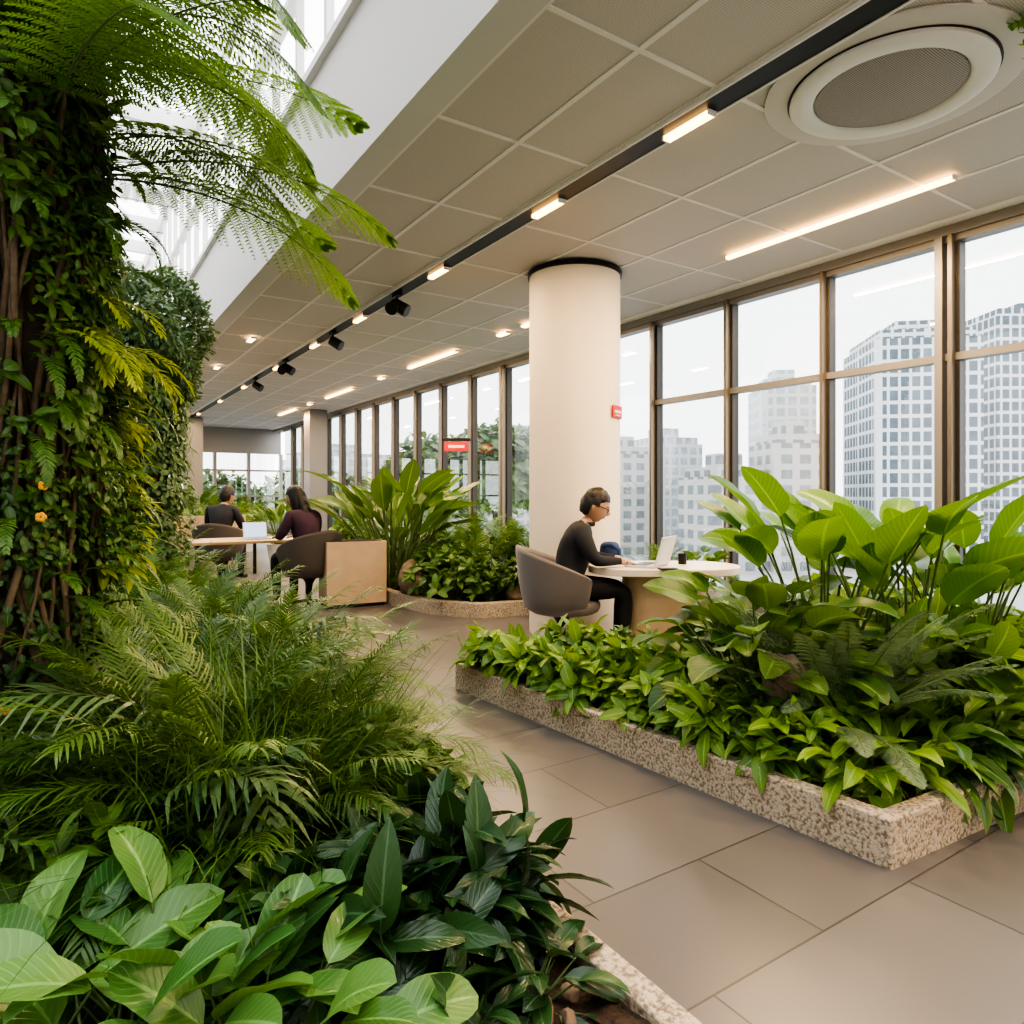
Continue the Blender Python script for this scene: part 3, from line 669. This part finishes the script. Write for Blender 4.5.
midleaf=[mk(lambda b:rosette(b,44,.58,.27,.155,(.6,1.48),P_heart,(.4,1.1),.10,leafn=10,wave=.05,fold=.25,pr=.006),'midleaf',MS(M_mid)) for _ in range(2)]
areca=[mk(lambda b:palm(b,34,1.0,46,.17,.009,(.8,1.5),(.6,1.7),ld=.9,start=.25,cr=.12,rr=.004),'areca',MS(M_wisp)) for _ in range(3)]
arecaP=[mk(lambda b:palm(b,13,.95,30,.24,.017,(.6,1.35),(.9,1.9),ld=.9,start=.25,cr=.08),'palm',MS(M_palm)) for _ in range(2)]
arecaL=mk(lambda b:palm(b,9,1.05,26,.34,.018,(1.0,1.45),(1.2,2.0),ld=1.2,start=.35,cr=.05,rr=.007),'palmL',MS(M_palm))
boston=[mk(lambda b:palm(b,40,.55,34,.055,.012,(.4,1.4),(.8,1.9),ld=.4,start=.06,cr=.06,rr=.0025),'boston',MS(M_fern)) for _ in range(2)]
def asp(b):
    for i in range(26):
        az=i*2.4; pt=random.uniform(.7,1.52); L=random.uniform(.6,.98)
        bipinnate(b,(0,0,0),az,pt,L,random.uniform(.4,1.2),24,.11,12,.026,.0026,hang=.3,start=.2)
aspm=mk(asp,'asp',MS(M_blue))
def grass(b):
    n=420; az=U_(0,2*pi,n); pt=U_(.9,1.55,n); base=np.stack([U_(-.16,.16,n),U_(-.16,.16,n),np.zeros(n)],-1)
    leaves(b,base,hdir(az,pt),updir(az,pt),U_(.5,1.0,n),U_(.004,.008,n),P_nd,9,1,U_(.5,1.9,n),0)
grassm=[mk(grass,'grass',MS(M_wisp)) for _ in range(2)]
def banana(b):
    rosette(b,26,1.15,.75,.24,(1.1,1.52),P_lan,(.1,.7),.16,leafn=12,wave=.1,fold=.35,pr=.014,drop=(-.05,.5))
    rosette(b,20,.7,.5,.2,(.6,1.3),P_lan,(.3,.9),.12,leafn=10,wave=.1,fold=.35,pr=.01)
banm=mk(banana,'banana',MS(M_mid))
def R_(): return random.uniform(0,6.28)
def ch(l): return random.choice(l)
HB=.13
def row(meshes,name,pts,s=(.85,1.15),jit=.05):
    for x,y in pts: put(ch(meshes),name,x+random.uniform(-jit,jit),y+random.uniform(-jit,jit),HB,R_(),random.uniform(*s))
def fr_(t,a,b): return a+(b-a)*t
# --- right planter
row(gc_b+gc_l,'groundcover_plant',[(fr_(t,2.68,2.48),fr_(t,1.80,4.0)) for t in np.linspace(0,1,11)],(.85,1.05),.03)
row(gc_b+gc_l+gc_m,'groundcover_plant',[(fr_(t,2.98,2.75),fr_(t,1.95,3.75)) for t in np.linspace(0,1,8)],(1.05,1.3))
row(gc_m,'leafy_shrub',[(3.1,3.5),(3.35,3.35),(3.2,3.1)],(.8,1.0))
row(gc_m,'leafy_shrub',[(4.0,3.1),(3.7,3.2)],(.9,1.1))
row(spathb,'peace_lily_plant',[(2.72,1.66),(2.92,1.58),(2.70,1.95)],(.75,.95),.02)
row(spath,'peace_lily_plant',[(3.10,1.60),(3.30,1.52),(3.5,1.5),(3.7,1.55),(3.1,1.85),(3.9,1.5)],(.95,1.15),.03)
row(gc_b+gc_l,'groundcover_plant',[(4.2,1.6),(4.5,1.8),(4.0,1.9),(4.8,1.5),(4.3,2.3),(4.7,2.4),(5.2,2.0),(5.3,2.7),(4.9,2.9)],(1.5,2.0))
row(gc_m,'leafy_shrub',[(3.6,2.0),(3.7,2.4),(3.3,2.5),(4.4,2.8),(5.5,3.0),(4.0,2.7)],(1.2,1.5))
put(midleaf[0],'philodendron_plant',3.06,2.32,HB,1.0,1.1);put(midleaf[1],'philodendron_plant',3.28,2.46,HB,2.0,1.15);put(midleaf[1],'philodendron_plant',3.8,2.75,HB,4.0,1.0)
put(bigleaf[0],'bird_of_paradise_plant',3.84,2.44,HB,3.0,1.06)
put(bigleaf[1],'bird_of_paradise_plant',4.16,2.12,HB,2.2,1.0)
put(bigleaf[0],'bird_of_paradise_plant',4.65,2.0,HB,3.4,.88)
put(aspm,'asparagus_fern',3.08,1.92,HB,.4,.95);put(aspm,'asparagus_fern',3.32,1.98,HB,2.4,1.0)
rock('garden_rock',2.90,2.06,.42,(.13,.11,.17),3);rock('garden_rock',2.80,1.52,.19,(.07,.06,.05),4)
# --- left planter, foreground
put(hosta[0],'hosta_plant',.06,1.48,HB,.4,1.12);put(hosta[1],'hosta_plant',.32,1.36,HB,1.9,1.0);put(hosta[2],'hosta_plant',-.13,1.62,HB,3.9,1.12);put(hosta[1],'hosta_plant',.22,1.56,HB,4.9,1.08)
row(gc_d,'dark_leaf_shrub',[(.66,1.50),(.86,1.58),(.62,1.76),(.9,1.80),(.5,1.55),(.98,1.68)],(.85,1.05),.03)
for x,y,s in [(.93,1.34,.75),(.72,1.30,.75)]: put(spathd,'peace_lily_plant',x,y,HB,R_(),s)
row(gc_m,'leafy_shrub',[(1.0,2.05),(.98,2.35),(.85,2.15),(1.0,2.7),(.98,3.1),(.35,1.85),(.1,1.95)],(.9,1.15),.04)
for x,y,s in [(.55,2.35,.9),(.30,2.6,.95),(.8,2.75,.85),(.45,2.9,1.0),(.85,3.5,.9),(.5,3.8,1.0),(.7,4.4,.95),(.95,4.2,.8)]:
    put(ch(areca),'areca_palm',x,y,HB,R_(),s)
for x,y,s in [(.36,2.12,.85),(.62,2.2,.9),(.48,2.3,1),(.55,3.3,1.0),(.9,2.5,.75),(.25,2.3,.8),(.75,2.5,.9)]: put(ch(grassm),'ornamental_grass',x,y,HB,R_(),s)
for x,y,s in [(.08,2.45,1.05),(-.26,1.95,.5),(.9,3.0,.75),(.35,3.4,1.05),(.65,2.25,.66),(.95,3.9,.8),(.6,4.9,1)]:
    put(ch(arecaP),'parlour_palm',x,y,HB,R_(),s)
put(arecaL,'kentia_palm',.05,2.62,HB,2.2,.92);put(arecaL,'kentia_palm',.55,2.75,HB,2.8,.92);put(arecaL,'kentia_palm',.75,3.6,HB,4.4,1.0)
for y in np.arange(4.3,9.2,.42):
    row(gc_m if random.random()<.6 else gc_b,'leafy_shrub',[(.95,y),(.5,y+.1),(.1,y)],(1.0,1.5),.08)
for x,y,s in [(.9,5.3,.8),(.7,6.2,.9),(.9,7.0,.85),(.6,7.9,1.),(.9,8.6,.9),(.3,6.6,1.1),(.3,5.5,1.1)]: put(ch(areca),'areca_palm',x,y,HB,R_(),s)
for x,y in [(1.02,2.9),(.95,4.7),(.2,4.2),(.9,5.9)]: put(ch(boston),'boston_fern',x,y,HB,R_(),.85)
for i in range(14): rock('pebble',random.uniform(.75,1.07),random.uniform(1.12,1.30),.165,tuple(random.uniform(.015,.03) for _ in range(3)),20+i)
# --- vine column
VX,VY,VR=-.19,3.30,.27
b=Buf()
def vines(b,cx,cy,R0,z0,z1,n,LL,seed,base=.3,thr=-1.5,mat=0,prof=P_ov,wl=.6,mats=None):
    th=RNG.uniform(0,2*pi,n);z=RNG.uniform(z0,z1,n)
    bump=.22*np.sin(th*2+z*1.9)+.16*np.sin(th*5-z*4+1)+.11*np.sin(z*7+th*2)
    keep=(np.sin(th*4+z*1.7+seed)+np.cos(z*3.1+th*2))>thr; th,z,bump=th[keep],z[keep],bump[keep];n=len(z)
    rr=R0*(1+np.clip(bump,-.02,1))+RNG.uniform(.0,.09,n)
    o=np.stack([np.cos(th),np.sin(th),np.zeros(n)],-1); tg=np.stack([-np.sin(th),np.cos(th),np.zeros(n)],-1)
    p=np.stack([cx+rr*np.cos(th),cy+rr*np.sin(th),z],-1)
    f=o*U_(.2,.9,n)[:,None]+tg*U_(-.8,.8,n)[:,None]+np.array([0,0,1.])*U_(-1.1,.25,n)[:,None]
    r=np.clip(base+.35*np.sin(z*2.1+th*2)+U_(-.25,.3,n),0,1)
    leaves(b,p,f,o+np.array([0,0,.5]),U_(.4,1.3,n)*LL,U_(.5,1.1,n)*LL*wl,prof,4,2,U_(.2,1.,n),.2,0,mat,r)
vines(b,0,0,VR+.01,1.0,5.0,23000,.044,1.,.35,-1.2)
vines(b,0,0,VR+.02,1.2,5.0,6200,.075,2.6,.35,-.4,prof=P_lan,wl=.4,mat=3)
vines(b,0,0,VR+.02,1.5,5.0,3000,.085,4.2,.5,.15,prof=P_heart,wl=.7)
vines(b,0,0,VR,0.1,1.2,2400,.05,1.,.2,-.4)
K=130; zz=np.linspace(.05,6,30)
th=U_(0,2*pi,K); P=np.zeros((K,30,3)); tw=th[:,None]+.4*np.sin(zz[None]*U_(.9,2.2,K)[:,None]+U_(0,6,K)[:,None]); rr=VR+.01+.055*np.sin(zz[None]*3+th[:,None]*5)
P[...,0]=rr*np.cos(tw);P[...,1]=rr*np.sin(tw);P[...,2]=zz[None]
tubes(b,P,np.outer(U_(.004,.014,K),np.ones(30)),5,1)
P=np.zeros((1,24,3));P[...,2]=np.linspace(.05,6,24); tubes(b,P,np.full(24,VR-.02),24,2)
VC=put(b.mesh('vinecol',[M_mid,M_root,M_bark,M_wisp]),'vine_covered_column',VX,VY,.1)
def child(me,name,z,dx=0,dy=0):
    o=put(me,name,dx,dy,z-.1); o.parent=VC; return o
def attach(b):
    n=900; th=U_(-1.5,.6,n); z=U_(1.05,1.95,n); rr=VR+U_(.04,.20,n)
    k=np.abs(th+.25+.4*np.sin(z*3))<.30; th,z,rr=th[k],z[k],rr[k]; n=len(z)
    o=np.stack([np.cos(th),np.sin(th),np.zeros(n)],-1)
    leaves(b,np.stack([rr*np.cos(th),rr*np.sin(th),z],-1),o*.8+RNG.normal(size=(n,3))*.35+np.array([0,0,-.3]),o*.3+np.array([0,0,1.]),U_(.08,.14,n),U_(.03,.05,n),P_lan,5,2,U_(.3,1,n),.2)
child(mk(attach,'lime',MS(M_lime)),'lime_vine',0)
def limefern(b):
    for i in range(11):
        az=random.uniform(-1.1,.2); frond(b,(VR*math.cos(az),VR*math.sin(az),random.uniform(1.85,2.1)),az,random.uniform(.0,.6),random.uniform(.30,.46),random.uniform(1.1,1.9),24,.10,.015,mat=0,ld=.6,start=.1,rv=.55,n=4,m=2,prof=P_lan)
child(mk(limefern,'limefern',MS(M_lime)),'hanging_sword_fern',0)
def midfern(b):
    for i in range(70):
        az=random.uniform(-2.4,.4); z=random.choice([1.0,1.3,1.6,1.8,2.0,2.4,2.7,3.0,3.3])+random.uniform(-.12,.12)
        frond(b,((VR+.04)*math.cos(az),(VR+.04)*math.sin(az),z),az,random.uniform(.1,.8),random.uniform(.22,.4),random.uniform(1.2,2.),24,.05,.011,mat=0,ld=.4,start=.08,rv=.5)
child(mk(midfern,'midfern',MS(M_mid)),'wall_fern',0)
fl=[]
for (a,z) in [(-1.25,1.38),(-1.27,1.27),(-1.5,.62),(-1.4,.5)]:
    for k in range(5):
        t=k*1.256; fl.append(ell((VR*1.6*math.cos(a)+.009*math.cos(t),VR*1.6*math.sin(a)+.006,z+.009*math.sin(t)),(.009,.007,.010),M_orange,8,6))
    fl.append(tubep([(VR*.98*math.cos(a),VR*.98*math.sin(a),z-.03),(VR*1.2*math.cos(a),VR*1.2*math.sin(a),z),(VR*1.6*math.cos(a),VR*1.6*math.sin(a),z)],.003,M_stem))
o=obj('orange_flowers',fl,(0,0,-.1)); o.parent=VC
def treefern(b):
    for i in range(16):
        az=-1.45+i*.115+random.uniform(-.05,.05)
        bipinnate(b,(.18*math.cos(az),.18*math.sin(az),random.choice([-.45,-.25,0,.2])+random.uniform(-.1,.1)),az,random.uniform(.05,.5),random.uniform(.92,1.25),random.uniform(.6,1.4),22,.31,18,.032,.0085,hang=.35)
child(mk(treefern,'treefern',MS(M_fern)),'tree_fern',3.12,.1,-.05)
def sprig(b): shrub(b,.16,.2,16,6,.07,.03,stem=False,hmin=0)
s_=put(mk(sprig,'sprig',MS(M_fern)),'hanging_plant',3.65,1.28,H-.02); s_.rotation_euler=(pi,0,0)
# second green column
b=Buf(); vines(b,0,0,.28,.1,2.4,6000,.08,2.,.3,-1.6)
n=10000; d=nrm(RNG.normal(size=(n,3))); k=U_(.8,1.05,n)*(1+.12*np.sin(d[:,0]*7+d[:,2]*5))
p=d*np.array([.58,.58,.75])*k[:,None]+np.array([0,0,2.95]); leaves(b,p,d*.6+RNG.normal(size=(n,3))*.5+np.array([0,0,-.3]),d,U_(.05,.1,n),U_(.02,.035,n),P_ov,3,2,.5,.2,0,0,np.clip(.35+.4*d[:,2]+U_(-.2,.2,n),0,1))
n=3500;th=U_(0,2*pi,n);z=U_(1.6,2.7,n);rr=.45*U_(.5,1,n)
p=np.stack([rr*np.cos(th),rr*np.sin(th),z],-1); leaves(b,p,RNG.normal(size=(n,3))*.4+np.array([0,0,-1.]),np.stack([np.cos(th),np.sin(th),0*th],-1),U_(.08,.16,n),.025,P_lan,3,2,.3,.2)
P=np.zeros((1,8,3));P[...,2]=np.linspace(0,3.2,8);tubes(b,P,np.full(8,.22),16,1)
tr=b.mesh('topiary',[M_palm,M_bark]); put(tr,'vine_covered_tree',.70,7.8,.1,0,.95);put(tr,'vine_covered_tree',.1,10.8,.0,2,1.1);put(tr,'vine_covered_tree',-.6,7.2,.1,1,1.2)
# --- back bed near windows
HB=.11
put(banm,'banana_plant',3.56,8.3,HB,.3,1.02);put(banm,'banana_plant',4.1,8.9,HB,2.3,1.0)
row(gc_m,'leafy_shrub',[(3.8,7.0),(4.1,6.75),(4.5,6.6),(4.9,6.7),(3.7,7.5),(4.2,7.3),(4.8,7.3),(5.4,6.8),(5.4,7.5)],(1.2,1.8))
row(gc_m,'leafy_shrub',[(4.1,7.8),(4.7,8.1),(5.3,8.4),(4.6,9.2),(5.2,9.6),(4.7,10.4),(5.2,11),(5,12),(5,13.2),(5.1,14.5)],(1.5,2.3))
for x,y,s in [(4.4,7.6,1.15),(5.3,7.9,1.3),(5.0,9,1.3),(5.4,10.2,1.3),(5.2,12.4,1.2),(5.3,6.7,1.0)]: put(ch(areca),'areca_palm',x,y,HB,R_(),s)
put(ch(arecaP),'parlour_palm',4.7,6.9,HB,1,1.0)
rock('boulder',3.62,7.6,.32,(.34,.25,.26),9);rock('boulder',4.4,6.62,.2,(.2,.15,.13),10);rock('boulder',4.9,6.55,.2,(.2,.15,.15),12)
def pot(x,y,s=1): obj('plant_pot',[lathe([(.16,0),(.22,.4),(.24,.42),(.21,.42),(.19,.36),(.01,.36)],M_white,28)],(x,y,0))
for x,y,me,s in [(2.6,14.5,areca[0],1.1),(3.6,17,areca[1],1.2),(1.6,14,gc_m[0],2),(2.8,19,banm,.8),(4.3,20,areca[2],1.3),(3.4,13.2,banm,.55),(2.2,17,gc_m[1],2.4),(3.9,22,gc_m[2],2.6)]:
    pot(x,y); put(me,'potted_palm' if s<2 else 'potted_shrub',x,y,.36,R_(),s)
pot(5.35,4.75); put(midleaf[0],'potted_philodendron',5.35,4.75,.36,1,.7); pot(5.5,5.5); put(areca[0],'potted_palm',5.5,5.5,.36,1,.6)
def stree(b):
    shrub(b,2.4,4.0,420,9,.42,.22,n=3,m=2,hmin=.3,stem=False,base=(0,0,3.5)); P=np.zeros((1,6,3));P[...,2]=np.linspace(-6,5.5,6);P[0,:,0]=[0,.1,.05,.2,.1,0];tubes(b,P,np.linspace(.25,.1,6),10,1)
st=mk(stree,'stree',[M_palm,M_bark])
for x,y,z,s in [(10.6,17.2,-3.2,.9),(11,22,-4.0,1),(14,27,-3.5,1),(13,7,-7.8,1),(6,34,-5,1),(1,33,-5.5,1),(12,34,-5,1),(9,31,-5,1)]: put(st,'street_tree',x,y,z,R_(),s)

# ------------------------------------------------------------------ world + camera
w=bpy.data.worlds.new('World'); SC.world=w; w.use_nodes=True; nt=w.node_tree; bg=nt.nodes['Background']
tc=N(nt,'ShaderNodeTexCoord'); sp=N(nt,'ShaderNodeSeparateXYZ'); nt.links.new(tc.outputs['Generated'],sp.inputs[0])
rp=N(nt,'ShaderNodeValToRGB'); rp.color_ramp.elements[0].position=.45; rp.color_ramp.elements[0].color=(.96,.94,.92,1); rp.color_ramp.elements[1].position=.9; rp.color_ramp.elements[1].color=(.94,.95,.99,1)
nt.links.new(math_(nt,'MULTIPLY_ADD',sp.outputs[2],.5,.5),rp.inputs[0]); nt.links.new(rp.outputs[0],bg.inputs[0]); bg.inputs[1].default_value=3.05
cam=bpy.data.cameras.new('Camera'); co=bpy.data.objects.new('Camera',cam); COL.objects.link(co); SC.camera=co
co.location=(0,0,1.35); co.rotation_euler=(pi/2,0,-math.radians(33.1)); cam.sensor_width=36; cam.lens=24.26; cam.shift_y=-18/1024; cam.clip_start=.05; cam.clip_end=1000
SC.view_settings.view_transform='AgX'
try: SC.view_settings.look='AgX - High Contrast'
except Exception as e: print(e)
SC.view_settings.exposure=.45
print('tris',sum(len(m.polygons) for m in bpy.data.meshes))
